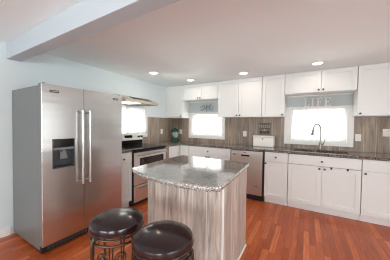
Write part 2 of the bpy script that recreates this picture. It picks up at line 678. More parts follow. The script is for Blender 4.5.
def window(n, axis, at, sign, hole, trim, sill=False, inner=True, header=0.06):
    """sliding window: casing (trim) inside the room, white sash frames, glass, sheer film"""
    a0, a1, z0, z1 = hole

    def bx(mb, u0, u1, d0, d1, c0, c1):
        # d = depth measured from the room face of the wall outwards
        p0, p1 = sorted((at + sign * d0, at + sign * d1))
        if axis == 'y':
            mb.box(u0, u1, p0, p1, c0, c1)
        else:
            mb.box(p0, p1, u0, u1, c0, c1)
    root = bpy.data.objects.new('window_%d' % n, None)
    COL.objects.link(root)
    root['kind'] = 'structure'
    root.location = ((a0 + a1) / 2, at, z0) if axis == 'y' else (at, (a0 + a1) / 2, z0)
    f = MB()
    t0, t1, tb, tt = trim                                   # casing widths: low side, high side, bottom, top
    e = 0.0008
    bx(f, a0 - t0, a0, -0.018, -e, z0 - tb, z1 + tt)
    bx(f, a1, a1 + t1, -0.018, -e, z0 - tb, z1 + tt)
    bx(f, a0, a1, -0.018, -e, z1, z1 + tt)
    bx(f, a0, a1, -0.018, -e, z0 - tb, z0)
    f.build('casing', M_TRIM, root, bevel=0.003)
    j = MB()
    g = 0.0008
    bx(j, a0 + g, a0 + 0.012, 0.0, 0.12, z0 + g, z1 - g)
    bx(j, a1 - 0.012, a1 - g, 0.0, 0.12, z0 + g, z1 - g)
    bx(j, a0 + 0.012, a1 - 0.012, 0.0, 0.12, z1 - 0.012, z1 - g)
    bx(j, a0 + 0.012, a1 - 0.012, 0.0, 0.12, z0 + g, z0 + 0.012)
    j.build('window_frame', M_TRIM, root)
    mid = (a0 + a1) / 2
    for (s0, s1, d) in ((a0 + 0.012, mid + 0.015, 0.075), (mid - 0.015, a1 - 0.012, 0.10)):
        q = MB()
        w = 0.028
        zz0, zz1 = z0 + 0.012, z1 - 0.012
        bx(q, s0, s0 + w, d, d + 0.02, zz0, zz1)
        bx(q, s1 - w, s1, d, d + 0.02, zz0, zz1)
        bx(q, s0 + w, s1 - w, d, d + 0.02, zz0, zz0 + w)
        bx(q, s0 + w, s1 - w, d, d + 0.02, zz1 - w, zz1)
        sa = q.build('sash', M_TRIM, root)
        q = MB()
        bx(q, s0 + w, s1 - w, d + 0.008, d + 0.012, zz0 + w, zz1 - w)
        q.build('pane', M_GLASS, sa)
    return root


window(1, 'y', 0, 1, WL, (0.075, 0.065, 0.065, 0.010))
window(2, 'y', 0, 1, WR, (0.105, 0.075, 0.065, 0.010))
window(3, 'x', 0, -1, WS, (0.055, 0.014, 0.055, 0.008))
for i, h in enumerate(FH):
    window(4 + i, 'y', FY, -1, h, (0.07, 0.07, 0.07, 0.07))
window(6, 'x', RX, 1, RH[0], (0.07, 0.07, 0.07, 0.07))
window(7, 'x', RX, 1, RH[1], (0.07, 0.07, 0.07, 0.07))  # unseen window added to brighten the refrigerator front and the room


def sheer(axis, at, a0, a1, z0, z1, label, group=None):
    """gathered sheer panel hung inside the window recess"""
    mb = MB()
    n = 90
    prev = None
    rows = 2
    cols = []
    for i in range(n + 1):
        a = a0 + (a1 - a0) * i / n
        d = at + 0.006 * math.sin(i * 1.1) + 0.003 * math.sin(i * 0.37)
        col = []
        for z in (z0, z1):
            p = (a, d, z) if axis == 'y' else (d, a, z)
            col.append(mb.bm.verts.new(p))
        cols.append(col)
    for a, b in zip(cols, cols[1:]):
        mb.bm.faces.new((a[0], b[0], b[1], a[1]))
    o = mb.build('sheer_curtain', M_SHEER, smooth=True)
    tag(o, label, 'curtain')
    return o


sheer('y', 0.030, WL[0] + 0.0135, WL[1] - 0.0135, WL[2] + 0.013, WL[3] - 0.014, 'sheer white curtain in the small back window under the wire scroll')
sheer('y', 0.030, WR[0] + 0.0135, WR[1] - 0.0135, WR[2] + 0.013, WR[3] - 0.014, 'sheer white curtain in the window above the sink')

sheer('x', -0.030, WS[0] + 0.0135, WS[1] - 0.0135, WS[2] + 0.013, WS[3] - 0.014, 'added sheer panel whitening the window above the range')  # no curtain known here; panel added so the sashes vanish in white

# backsplash planks (wood-look tile), between counter and upper cabinets
BT = 1.474


def bsplash(holes, axis, lo, hi, name, material):
    cuts_a = sorted({lo, hi} | {h[0] for h in holes} | {h[1] for h in holes})
    cuts_z = sorted({0.916, BT} | {h[2] for h in holes} | {min(h[3], BT) for h in holes})
    mb = MB()
    for a0, a1 in zip(cuts_a, cuts_a[1:]):
        for c0, c1 in zip(cuts_z, cuts_z[1:]):
            ma, mc = (a0 + a1) / 2, (c0 + c1) / 2
            if any(h[0] < ma < h[1] and h[2] < mc < h[3] for h in holes):
                continue
            if axis == 'y':
                mb.box(a0, a1, -0.009, -0.0008, c0, c1)
            else:
                mb.box(0.0008, 0.009, a0, a1, c0, c1)
    bmesh.ops.remove_doubles(mb.bm, verts=mb.bm.verts, dist=1e-5)
    return struct(mb.build(name, material))


def grow(h, t):
    return (h[0] - t[0], h[1] + t[1], h[2] - t[2], h[3] + t[3])


bsplash([grow(WL, (0.077, 0.067, 0.067, 0.2)), grow(WR, (0.107, 0.077, 0.067, 0.2))], 'y', 0.0095, RX - 0.002, 'wall_tile_back', M_BSX)
bsplash([grow(WS, (0.057, 0.016, 0.057, 0.2))], 'x', -2.24, -0.0095, 'wall_tile_left', M_BSY)

# painted recess above both back windows: header board and cornice strip under the cabinets
for i, (x0, x1) in enumerate(((0.478, 1.37), (2.634, 3.622))):
    zt = 1.595 if i == 0 else 1.655
    struct(B(x0, x1, -0.0025, -0.0006, zt, 1.85).build('trim_%d' % (i * 3 + 1), M_ACC))
    struct(B(x0, x1, -0.062, -0.0188, zt - 0.008, zt + 0.008).build('trim_%d' % (i * 3 + 2), M_TRIM, bevel=0.003))
    struct(B(x0, x1, -0.022, -0.0008, 1.852, 1.898).build('trim_%d' % (i * 3 + 3), M_TRIM, bevel=0.003))


# ------------------------------------------------------------------ cabinets
def mapper(face, at):
    """returns box(a0,a1,d0,d1,z0,z1): a along the wall, d = distance out of plane 'at' into the room"""
    if face == 'back':                                      # faces -y
        return lambda mb, a0, a1, d0, d1, z0, z1: mb.box(a0, a1, at - d1, at - d0, z0, z1)
    return lambda mb, a0, a1, d0, d1, z0, z1: mb.box(at + d0, at + d1, a0, a1, z0, z1)


def shaker(face, at, a0, a1, z0, z1, parent, name='door', rail=0.057):
    bx = mapper(face, at)
    g = 0.0028
    a0, a1, z0, z1 = a0 + g, a1 - g, z0 + g, z1 - g
    mb = MB()
    bx(mb, a0, a0 + rail, 0.0, 0.019, z0, z1)
    bx(mb, a1 - rail, a1, 0.0, 0.019, z0, z1)
    bx(mb, a0 + rail, a1 - rail, 0.0, 0.019, z0, z0 + rail)
    bx(mb, a0 + rail, a1 - rail, 0.0, 0.019, z1 - rail, z1)
    bx(mb, a0 + rail - 0.002, a1 - rail + 0.002, 0.001, 0.0045, z0 + rail - 0.002, z1 - rail + 0.002)
    return mb.build(name, M_CAB, parent, bevel=0.0016)


def slab(face, at, a0, a1, z0, z1, parent, name='drawer'):
    bx = mapper(face, at)
    g = 0.0028
    mb = MB()
    bx(mb, a0 + g, a1 - g, 0.0, 0.019, z0 + g, z1 - g)
    return mb.build(name, M_CAB, parent, bevel=0.002)


def knob(face, at, a, z, parent, r=0.0145):
    prof = [(0.005, 0.0185), (0.005, 0.032), (r, 0.034), (r * 1.05, 0.040), (r * .8, 0.046), (r * .35, 0.048)]
    if face == 'back':
        return MB().lathe((a, at, z), [(q, -h) for q, h in prof], 'y', 16).build('knob', M_KNOB, parent, smooth=True)
    return MB().lathe((at, a, z), prof, 'x', 16).build('knob', M_KNOB, parent, smooth=True)


def base_cabinet(face, a0, a1, label, layout, wall=0.012, depth=0.611, hi=0.875, group='white base cabinets', show_side=None):
    """layout: list of ('drawer'|'door', a0, a1, z0, z1, knob (a,z) or None)"""
    if face == 'back':
        root = thing('base_cabinet', label, 'cabinet', ((a0 + a1) / 2, -depth / 2, 0), group)
        at = -depth
        mb = B(a0 + 0.0015, a1 - 0.0015, -depth + 0.0005, -wall, 0.105, hi - 0.001)
        mb.build('body', M_CAB, root)
        B(a0 + 0.0015, a1 - 0.0015, -depth + 0.05, -wall, 0.0, 0.104).build('toe_kick', M_CAB, root)
    else:
        root = thing('base_cabinet', label, 'cabinet', (depth / 2, (a0 + a1) / 2, 0), group)
        at = depth
        B(wall, depth - 0.001, a0 + 0.0015, a1 - 0.0015, 0.105, hi - 0.001).build('body', M_CAB, root)
        B(wall, depth - 0.05, a0 + 0.0015, a1 - 0.0015, 0.0, 0.104).build('toe_kick', M_CAB, root)
    for kind, b0, b1, c0, c1, kn in layout:
        if kind == 'drawer':
            d = slab(face, at, b0, b1, c0, c1, root)
        elif kind == 'false_front':
            d = slab(face, at, b0, b1, c0, c1, root, 'false_front')
        else:
            d = shaker(face, at, b0, b1, c0, c1, root)
        if kn:
            knob(face, at, kn[0], kn[1], d)
    return root


ZD, ZS, ZT = 0.11, 0.717, 0.872
base_cabinet('left', -2.222, -1.937, 'narrow white base cabinet between refrigerator and range',
             [('drawer', -2.222, -1.937, ZS, ZT, (-2.10, 0.785)), ('door', -2.222, -1.937, ZD, ZS, (-2.18, 0.66))])
base_cabinet('left', -1.168, -0.632, 'white corner base cabinet just past the range, on the left wall',
             [('door', -1.002, -0.632, ZD, ZT, None)])
B(0.6115, 0.628, -1.166, -1.004, 0.105, 0.872).build('filler_panel', M_BSY, bpy.data.objects['base_cabinet.001'], label='brown wood-look filler panel')
base_cabinet('back', 0.632, 0.838, 'narrow white filler cabinet in the back corner',
             [('door', 0.632, 0.838, ZD, ZT, None)])
base_cabinet('back', 0.842, 1.768, 'white drawer and two-door base cabinet below the small back window',
             [('drawer', 0.842, 1.768, ZS, ZT, (1.305, 0.795)), ('door', 0.842, 1.305, ZD, ZS, (1.272, 0.683)),
              ('door', 1.305, 1.768, ZD, ZS, (1.338, 0.683))])
base_cabinet('back', 2.374, 2.731, 'narrow white base cabinet between dishwasher and sink cabinet',
             [('drawer', 2.374, 2.731, ZS, ZT, (2.55, 0.795)), ('door', 2.374, 2.731, ZD, ZS, (2.395, 0.683))])
snk = base_cabinet('back', 2.735, 3.641, 'wide white two-door cabinet under the sink',
                   [('false_front', 2.735, 3.641, ZS, ZT, (3.185, 0.79)), ('door', 2.735, 3.188, ZD, ZS, (3.155, 0.683)),
                    ('door', 3.188, 3.641, ZD, ZS, (3.221, 0.683))], hi=0.69)
for hx in (3.302, 3.49):
    B(hx - 0.011, hx + 0.011, -0.6335, -0.631, 0.69, 0.722).box(hx - 0.011, hx + 0.011, -0.642, -0.6335, 0.69, 0.695).build('over_door_hook', M_BLKM, snk)
base_cabinet('back', 3.645, 4.56, 'white base cabinet to the right of the sink cabinet',
             [('drawer', 3.645, 4.56, ZS, ZT, (4.1, 0.795)), ('door', 3.645, 4.10, ZD, ZS, (3.68, 0.683)),
              ('door', 4.10, 4.56, ZD, ZS, (4.14, 0.683))])


def upper_cabinet(a0, a1, z0, label, doors, depth=0.322, z1=ZC - 0.002):
    root = thing('wall_cabinet', label, 'cabinet', ((a0 + a1) / 2, -depth / 2, z0), 'white wall cabinets')
    B(a0 + 0.001, a1 - 0.001, -depth + 0.001, -0.0115, z0, z1).build('body', M_CAB, root)
    for b0, b1, kx in doors:
        d = shaker('back', -depth, b0, b1, z0 - 0.001, z1 - 0.012, root)
        knob('back', -depth, kx, z0 + 0.035, d)
    return root


UZ, OZ = 1.477, 1.868
upper_cabinet(0.002, 0.474, UZ, 'white wall cabinet in the corner, left of the small window', [(0.002, 0.474, 0.445)])
upper_cabinet(0.478, 1.370, OZ, 'short two-door wall cabinet above the small back window', [(0.478, 0.924, 0.894), (0.924, 1.370, 0.955)])
upper_cabinet(1.374, 2.250, UZ, 'tall double-door wall cabinet above the dishwasher', [(1.374, 1.812, 1.782), (1.812, 2.250, 1.845)])
upper_cabinet(2.254, 2.630, UZ, 'tall single-door wall cabinet left of the sink window', [(2.254, 2.630, 2.60)])
lc = upper_cabinet(2.634, 3.618, OZ, 'short two-door wall cabinet above the LIFE letters', [(2.712, 3.163, 3.130), (3.163, 3.614, 3.192)])
upper_cabinet(3.622, 4.56, UZ, 'tall wall cabinet right of the sink window', [(3.622, 4.09, 3.655), (4.09, 4.56, 4.53)])

# ------------------------------------------------------------------ countertops
ct = MB()
ct.prism([(0.0105, -2.235), (0.640, -2.235), (0.640, -1.937), (0.0105, -1.937)], 0.877, 0.915)
tag(ct.build('countertop', M_GRAN, bevel=0.004), 'short dark speckled granite worktop between refrigerator and range', 'countertop')

ct = MB()
HX0, HX1, HY0, HY1 = 2.80, 3.53, -0.54, -0.17
RCX = 4.58
P = lambda x0, x1, y0, y1: ct.box(x0, x1, y0, y1, 0.877, 0.915)
xs = [0.0105, 0.640, HX0, HX1, RCX]
ys = [-1.166, -0.645, HY0, HY1, -0.0105]
for i in range(4):
    for j in range(4):
        xm, ym = (xs[i] + xs[i + 1]) / 2, (ys[j] + ys[j + 1]) / 2
        if j == 0 and i > 0:
            continue
        if HX0 < xm < HX1 and HY0 < ym < HY1:
            continue
        P(xs[i], xs[i + 1], ys[j], ys[j + 1])
# rounded inside corner
ct.prism([(0.64, -0.645), (0.64, -0.72)] + [(0.64 + 0.075 - 0.075 * math.cos(a), -0.72 + 0.075 * math.sin(a)) for a in [PI / 2 * k / 6 for k in range(1, 7)]], 0.877, 0.915)
bmesh.ops.remove_doubles(ct.bm, verts=ct.bm.verts, dist=1e-5)
# drop interior faces
seen = {}
for f in list(ct.bm.faces):
    key = tuple(sorted(v.index for v in f.verts)) if False else tuple(sorted((round(v.co.x, 4), round(v.co.y, 4), round(v.co.z, 4)) for v in f.verts))
    seen.setdefault(key, []).append(f)
for fs in seen.values():
    if len(fs) > 1:
        for f in fs:
            ct.bm.faces.remove(f)
cto = ct.build('countertop', M_GRAN)
tag(cto, 'long L-shaped dark granite worktop along the back wall holding the sink', 'countertop')

# sink
sk = thing('sink', 'stainless undermount sink set in the dark granite below the window', 'sink', ((HX0 + HX1) / 2, -0.355, 0.70))
sb = MB()
zb, zt, t = 0.70, 0.876, 0.004
x0, x1, y0, y1 = HX0 - 0.004, HX1 + 0.004, HY0 - 0.004, HY1 + 0.004
sb.box(x0, x1, y0, y1, zb, zb + t)
sb.box(x0, x0 + t, y0, y1, zb + t, zt)
sb.box(x1 - t, x1, y0, y1, zb + t, zt)
sb.box(x0 + t, x1 - t, y0, y0 + t, zb + t, zt)
sb.box(x0 + t, x1 - t, y1 - t, y1, zb + t, zt)
xm = 3.2
sb.box(xm - 0.008, xm + 0.008, y0 + t, y1 - t, zb + t, 0.855)
sb.build('basin', M_CHR, sk)
for dx in (3.0, 3.37):
    MB().lathe((dx, -0.355, zb + t), [(0.03, 0), (0.04, 0.001), (0.04, 0.003), (0.02, 0.004)], 'z', 20).build('drain', M_CHR, sk)

# faucet
FXb, FYb = 3.188, -0.115
fc = thing('faucet', 'tall brushed nickel gooseneck faucet behind the sink', 'faucet', (FXb, FYb, 0.9155))
MB().lathe((FXb, FYb, 0.9155), [(0.030, 0), (0.031, 0.006), (0.024, 0.012), (0.022, 0.10), (0.019, 0.115), (0.015, 0.12)], 'z', 24).build('base', M_CHR, fc, smooth=True)
dirx, diry = -0.62, -0.78
pts, rad = [(FXb, FYb, 1.03), (FXb, FYb, 1.15), (FXb, FYb, 1.245)], [0.0115] * 3
R = 0.093
for k in range(1, 13):
    a = PI * k / 12 * 0.93
    q = R - R * math.cos(a)
    pts.append((FXb + dirx * q, FYb + diry * q, 1.245 + R * math.sin(a) * 1.15))
    rad.append(0.0115)
MB().tube(pts, rad, 12).build('neck', M_CHR, fc, smooth=True)
e = Vector(pts[-1])
MB().tube([e + Vector((0, 0, 0.004)), e + Vector((dirx * .004, 0, -0.03)), e + Vector((dirx * .018, diry * .012, -0.075)), e + Vector((dirx * .025, diry * .018, -0.105))],
          [0.0135, 0.018, 0.023, 0.028], 14).build('spray_head', M_CHR, fc, smooth=True)
MB().tube([(FXb + 0.015, FYb, 1.0), (FXb + 0.04, FYb - 0.004, 1.01), (FXb + 0.052, FYb - 0.01, 1.06), (FXb + 0.07, FYb - 0.012, 1.125)],
          [0.013, 0.012, 0.008, 0.006], 10).build('lever', M_CHR, fc, smooth=True)

# ------------------------------------------------------------------ refrigerator
FY0, FY1, FZ = -3.172, -2.243, 1.700
fr = thing('refrigerator', 'stainless side-by-side refrigerator standing against the left wall', 'refrigerator', (0.38, (FY0 + FY1) / 2, 0))
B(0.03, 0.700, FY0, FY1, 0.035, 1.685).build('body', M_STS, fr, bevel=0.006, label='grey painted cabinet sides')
FM = -2.765
for nm, a0, a1 in (('freezer_door', FY0, FM - 0.0025), ('refrigerator_door', FM + 0.0025, FY1)):
    # door cross-section gently crowned
    poly = [(a0, 0), (a1, 0)]
    n = 50
    pts = [(0.703, a0), (0.703, a1)]
    front = []
    for k in range(n + 1):
        t_ = k / n
        a = a1 + (a0 - a1) * t_
        ed = 0.007 * (max(0, abs(t_ - .5) * 2 - 0.96) / 0.04) ** 2
        front.append((0.770 - ed, a))
    if nm == 'freezer_door':
        # leave the dispenser opening: build three strips around it
        d0, d1, e0, e1 = -3.082, -2.868, 0.845, 1.150
        mb = MB()
        full = [(0.703, a0), (0.703, a1)] + front
        xf = 0.770
        mb.prism([(0.763, a0), (0.763, d0), (xf, d0), (xf, a0 + 0.004), (0.769, a0 + 0.001), (0.768, a0)], 0.085, FZ)
        mb.prism([(0.763, d1), (0.763, a1), (xf, a1), (xf, d1)], 0.085, FZ)
        mb.prism([(0.763, d0), (0.763, d1), (xf, d1), (xf, d0)], 0.085, e0)
        mb.prism([(0.763, d0), (0.763, d1), (xf, d1), (xf, d0)], e1, FZ)
        bmesh.ops.remove_doubles(mb.bm, verts=mb.bm.verts, dist=1e-5)
        fd = mb.build(nm, M_STF, fr, smooth=False)
        ln = MB()
        ln.box(0.703, 0.7625, a0, d0, 0.086, FZ - .001).box(0.703, 0.7625, d1, a1, 0.086, FZ - .001)
        ln.box(0.703, 0.7625, d0, d1, 0.086, e0).box(0.703, 0.7625, d0, d1, e1, FZ - .001).box(0.703, 0.708, d0, d1, e0, e1)
        bmesh.ops.remove_doubles(ln.bm, verts=ln.bm.verts, dist=1e-5)
        ln.build('door_liner', M_STS, fd, label='grey painted door edge')
        w = MB()
        w.box(0.709, 0.774, d0 + 0.0005, d0 + 0.008, e0 + .0005, e1 - .0005)
        w.box(0.709, 0.774, d1 - 0.008, d1 - 0.0005, e0 + .0005, e1 - .0005)
        w.box(0.709, 0.774, d0 + 0.008, d1 - 0.008, e0 + .0005, e0 + 0.012)
        w.box(0.709, 0.774, d0 + 0.008, d1 - 0.008, e1 - 0.008, e1 - .0005)
        w.box(0.709, 0.711, d0 + 0.008, d1 - 0.008, e0 + 0.012, 1.035)
        w.build('dispenser_housing', M_DGREY, fd, bevel=0.0015)
        B(0.720, 0.772, d0 + 0.0085, d1 - 0.0085, 1.062, e1 - 0.0085).build('dispenser_display', M_BLK, fd, bevel=0.002)
        B(0.712, 0.777, d0 + 0.0085, d1 - 0.0085, 1.036, 1.061).build('dispenser_ledge', M_GREYP, fd, bevel=0.003)
        MB().hull([(0.713, -2.99, 1.03), (0.713, -2.935, 1.03), (0.722, -2.935, 1.03), (0.722, -2.99, 1.03)],
                  [(0.735, -3.0, 0.935), (0.735, -2.925, 0.935), (0.744, -2.925, 0.935), (0.744, -3.0, 0.935)]).build('dispenser_paddle', M_GREYP, fd, bevel=0.002)
        MB().lathe((0.735, -2.975, 1.012), [(0.010, 0), (0.012, 0.012), (0.012, 0.023)], 'z', 16).build('dispenser_nozzle', M_CHR, fd, smooth=True)
        B(0.712, 0.765, d0 + 0.012, d1 - 0.012, e0 + 0.0125, e0 + 0.018).build('drip_tray', M_BLKM, fd)
        by0, by1, bz = -3.102, -3.022, 1.632
    else:
        mb = MB()
        mb.prism([(0.763, a0), (0.763, a1), (0.768, a1), (0.770, a1 - 0.003), (0.770, a0)], 0.085, FZ)
        fd = mb.build(nm, M_STF, fr)
        B(0.703, 0.7625, a0, a1, 0.086, FZ - .001).build('door_liner', M_STS, fd, label='grey painted door edge')
        by0, by1, bz = -2.385, -2.310, 1.640
    bd = B(0.7705, 0.7735, by0, by1, bz - 0.012, bz + 0.012).build('badge', M_BADGE, fd, bevel=0.003)
    bt = MB()
    for k in range(7):
        c = by0 + 0.010 + k * (by1 - by0 - 0.020) / 6
        bt.box(0.7736, 0.7742, c - 0.003, c + 0.003, bz - 0.005, bz + 0.005)
    bt.build('badge_lettering', M_BADT, fd)
    hy = FM - 0.040 if nm == 'freezer_door' else FM + 0.042
    hd = MB()
    hd.tube([(0.826, hy, 0.640), (0.828, hy, 0.9), (0.830, hy, 1.05), (0.828, hy, 1.2), (0.826, hy, 1.462)], 0.0135, 14)
    hd.build('handle', M_STV, fd, smooth=True)
    for hz in (0.665, 1.437):
        MB().lathe((0, hy, hz), [(0.011, 0.768), (0.011, 0.815)], 'x', 14).build('handle_mount', M_CHR, fd, smooth=True)
B(0.60, 0.742, FY0 + 0.004, FY1 - 0.004, 0.012, 0.078).build('base_grille', M_BLKM, fr, bevel=0.003)
gs = MB()
for k in range(22):
    y = FY0 + 0.05 + k * 0.038
    gs.box(0.7425, 0.7445, y, y + 0.026, 0.030, 0.062)
gs.build('grille_slots', M_DGREY, fr)
for y in (FY0 + 0.03, FY1 - 0.03):
    MB().box(0.70, 0.750, y - 0.014, y + 0.014, FZ + 0.0005, FZ + 0.010).build('hinge_cover', M_DGREY, fr, bevel=0.004)
for y in (FY0 + 0.06, FY1 - 0.06):
    for x in (0.10, 0.62):
        MB().lathe((x, y, 0.0), [(0.018, 0), (0.018, 0.034)], 'z', 14).build('foot', M_BLKM, fr)

# ------------------------------------------------------------------ range
RY0, RY1 = -1.933, -1.172
rg = thing('range', 'stainless electric range with black glass cooktop under the left wall window', 'range', (0.35, (RY0 + RY1) / 2, 0))
B(0.03, 0.661, RY0, RY1, 0.03, 0.895).build('body', M_BLKM, rg, bevel=0.003, label='black side panels')
B(0.05, 0.684, RY0 - 0.001, RY1 + 0.001, 0.896, 0.916).build('cooktop', M_CTOP, rg, bevel=0.004, label='black ceramic glass cooktop')
ctp = rg.children[-1]
for bx_, by_, br in ((0.22, -1.75, 0.075), (0.22, -1.37, 0.095), (0.47, -1.75, 0.105), (0.47, -1.37, 0.075)):
    mb = MB()
    n = 40
    ri, ro = [], []
    for i in range(n):
        a = 2 * PI * i / n
        ri.append((bx_ + (br - 0.004) * math.cos(a), by_ + (br - 0.004) * math.sin(a)))
        ro.append((bx_ + br * math.cos(a), by_ + br * math.sin(a)))
    for z in (0.9162, 0.9166):
        pass
    va = [mb.bm.verts.new((x, y, 0.9166)) for x, y in ri]
    vb = [mb.bm.verts.new((x, y, 0.9166)) for x, y in ro]
    vc = [mb.bm.verts.new((x, y, 0.9161)) for x, y in ro]
    vd = [mb.bm.verts.new((x, y, 0.9161)) for x, y in ri]
    for i in range(n):
        j = (i + 1) % n
        mb.bm.faces.new((va[i], va[j], vb[j], vb[i]))
        mb.bm.faces.new((vb[i], vb[j], vc[j], vc[i]))
        mb.bm.faces.new((vd[i], vd[j], va[j], va[i]))
    mb.build('burner', M_RING, rg)
# backguard: black lower part, steel control panel above
B(0.012, 0.075, RY0 + 0.004, RY1 - 0.004, 0.9165, 1.002).build('backguard_base', M_BLK, rg, bevel=0.003)
bgd = MB().prism_y([(0.012, 1.003), (0.082, 1.003), (0.060, 1.140), (0.012, 1.140)], RY0 + 0.003, RY1 - 0.003).build('control_panel', M_STR, rg, bevel=0.004)
B(0.066, 0.0745, -1.62, -1.44, 1.045, 1.100).build('clock_display', M_BLK, bgd, bevel=0.002)
for y in (-1.88, -1.80, -1.28, -1.205):
    MB().lathe((0.0, y, 1.068), [(0.021, 0.071), (0.021, 0.090), (0.017, 0.098), (0.008, 0.099)], 'x', 18).build('knob', M_BLKM, bgd, smooth=True)
MB().box(0.6615, 0.676, RY0 + 0.004, RY1 - 0.004, 0.864, 0.894).build('front_rail', M_BLK, rg, bevel=0.003)
od = MB()
wy0, wy1, wz0, wz1 = -1.825, -1.235, 0.475, 0.770
xa, xb = 0.662, 0.682
od.box(xa, xb, RY0 + 0.004, wy0, 0.345, 0.858).box(xa, xb, wy1, RY1 - 0.004, 0.345, 0.858)
od.box(xa, xb, wy0, wy1, 0.345, wz0).box(xa, xb, wy0, wy1, wz1, 0.858)
bmesh.ops.remove_doubles(od.bm, verts=od.bm.verts, dist=1e-5)
ovd = od.build('oven_door', M_STR, rg)
B(0.6625, 0.6815, wy0 + 0.0006, wy1 - 0.0006, wz0 + 0.0006, wz1 - 0.0006).build('oven_window', M_OVG, ovd, label='dark brown oven glass')
MB().tube([(0.727, RY0 + 0.035, 0.822), (0.727, RY1 - 0.035, 0.822)], 0.013, 14).build('handle', M_STV, ovd, smooth=True)
for y in (RY0 + 0.06, RY1 - 0.06):
    MB().lathe((0, y, 0.822), [(0.009, 0.6825), (0.009, 0.718)], 'x', 12).build('handle_mount', M_STV, ovd, smooth=True)
dr = B(0.662, 0.680, RY0 + 0.004, RY1 - 0.004, 0.075, 0.330).build('storage_drawer', M_STR, rg, bevel=0.004)
B(0.6805, 0.708, -1.85, -1.25, 0.296, 0.312).box(0.6805, 0.690, -1.85, -1.25, 0.275, 0.296).build('handle', M_STV, dr, bevel=0.003)
B(0.06, 0.60, RY0 + 0.02, RY1 - 0.02, 0.0, 0.029).build('plinth', M_BLKM, rg)

# range hood
hd = thing('range_hood', 'stainless under-cabinet style range hood on the wall above the range', 'range hood', (0.25, -1.56, 1.672))
HY0_, HY1_ = -1.955, -1.195
hb = MB()
prof = [(0.002, 1.812), (0.290, 1.800), (0.480, 1.728), (0.500, 1.716), (0.500, 1.676), (0.490, 1.676), (0.490, 1.684), (0.002, 1.684)]
hb.prism_y(prof, HY0_, HY1_)
hb.box(0.002, 0.490, HY0_, HY0_ + 0.010, 1.676, 1.684).box(0.002, 0.490, HY1_ - 0.010, HY1_, 1.676, 1.684)
hb.build('canopy', M_HOOD, hd, bevel=0.0015)
B(0.04, 0.47, -1.60, -1.215, 1.675, 1.6835).build('filter', M_BLKM, hd, label='dark mesh grease filter')
B(0.16, 0.47, -1.90, -1.605, 1.672, 1.6835).build('light_lens', M_HLAMP, hd, label='white lit lamp cover')
def slope(x):
    return 1.800 - (x - 0.290) * (0.072 / 0.190)


cp = MB().hull([(x, -1.74, slope(x) + dz) for x, dz in ((0.33, 0.0006), (0.44, 0.0006), (0.44, 0.004), (0.33, 0.004))],
               [(x, -1.30, slope(x) + dz) for x, dz in ((0.33, 0.0006), (0.44, 0.0006), (0.44, 0.004), (0.33, 0.004))]).build('control_strip', M_BLKM, hd)
area('hood_lamp', (0.31, -1.75, 1.665), (0, 0, 0), 0.22, 0.2, 1.5, WARM)

# ------------------------------------------------------------------ dishwasher
dwx0, dwx1 = 1.772, 2.370
dw = thing('dishwasher', 'stainless dishwasher with a pocket handle in the back row of cabinets', 'dishwasher', ((dwx0 + dwx1) / 2, -0.3, 0))
B(dwx0 + 0.003, dwx1 - 0.003, -0.585, -0.02, 0.02, 0.873).build('body', M_BLKM, dw)
db = MB()
ax0, ax1 = dwx0 + 0.012, dwx1 - 0.028
db.box(ax0, ax1, -0.640, -0.586, 0.105, 0.765)
db.box(ax0, 1.972, -0.640, -0.586, 0.765, 0.795).box(2.118, ax1, -0.640, -0.586, 0.765, 0.795)
db.box(ax0, ax1, -0.640, -0.586, 0.795, 0.862).box(1.972, 2.118, -0.610, -0.586, 0.765, 0.795)
bmesh.ops.remove_doubles(db.bm, verts=db.bm.verts, dist=1e-5)
dd = db.build('door', M_STD, dw)
B(1.973, 2.117, -0.630, -0.611, 0.7655, 0.7945).build('pocket_handle', M_BLK, dd, label='black recessed pocket handle')
B(2.025, 2.065, -0.6435, -0.6405, 0.825, 0.837).build('badge', M_BLKM, dd)
B(1.815, 1.875, -0.6425, -0.6405, 0.778, 0.802).build('vent', M_GREYP, dd)
B(2.20, 2.28, -0.6422, -0.6405, 0.252, 0.264).build('energy_mark', M_GREYP, dd)
B(dwx0 + 0.003, dwx1 - 0.003, -0.57, -0.02, 0.0, 0.019).box(dwx0 + 0.006, dwx1 - 0.006, -0.598, -0.5855, 0.004, 0.098).build('kick_plate', M_BLKM, dw)

# ------------------------------------------------------------------ island
IX0, IX1, IY0, IY1 = 1.632, 2.430, -2.625, -1.957
isl = thing('island_cabinet', 'kitchen island clad in pale grey wood-look planks', 'kitchen island', ((IX0 + IX1) / 2, (IY0 + IY1) / 2, 0))
B(IX0 + .012, IX1 - .012, IY0 + .012, IY1 - .012, 0.0, 0.872).build('body', M_CAB, isl)
B(IX0, IX1, IY0, IY0 + 0.011, 0.0, 0.873).build('front_panel', M_ISX, isl)
B(IX0 + .012, IX1 - .012, IY1 - 0.011, IY1, 0.0, 0.873).build('back_panel', M_CAB, isl)
B(IX0, IX0 + 0.011, IY0 + 0.0115, IY1, 0.0, 0.873).build('side_panel', M_ISY, isl)
B(IX1 - 0.011, IX1, IY0 + 0.0115, IY1, 0.0, 0.873).build('side_panel', M_ISY, isl)
sm = MB()
sm.box(IX1 + 0.0005, IX1 + 0.013, IY0 - 0.013, IY1, 0, 0.022)
sm.box(IX0 - 0.013, IX1 + 0.0005, IY0 - 0.013, IY0 - 0.0005, 0, 0.022)
sm.box(IX0 - 0.013, IX0 - 0.0005, IY0 - 0.0005, IY1, 0, 0.022)
sm.build('shoe_moulding', M_TRIM, isl, bevel=0.004)
ce = MB().prism([(IX1 - 0.008, IY0 - 0.0006), (IX1 - 0.008, IY0 - 0.004), (IX1 + 0.004, IY0 - 0.004), (IX1 + 0.004, IY0 + 0.008), (IX1 + 0.0006, IY0 + 0.008), (IX1 + 0.0006, IY0 - 0.0006)], 0.023, 0.872)
ce.build('corner_trim', M_TRIM, isl)

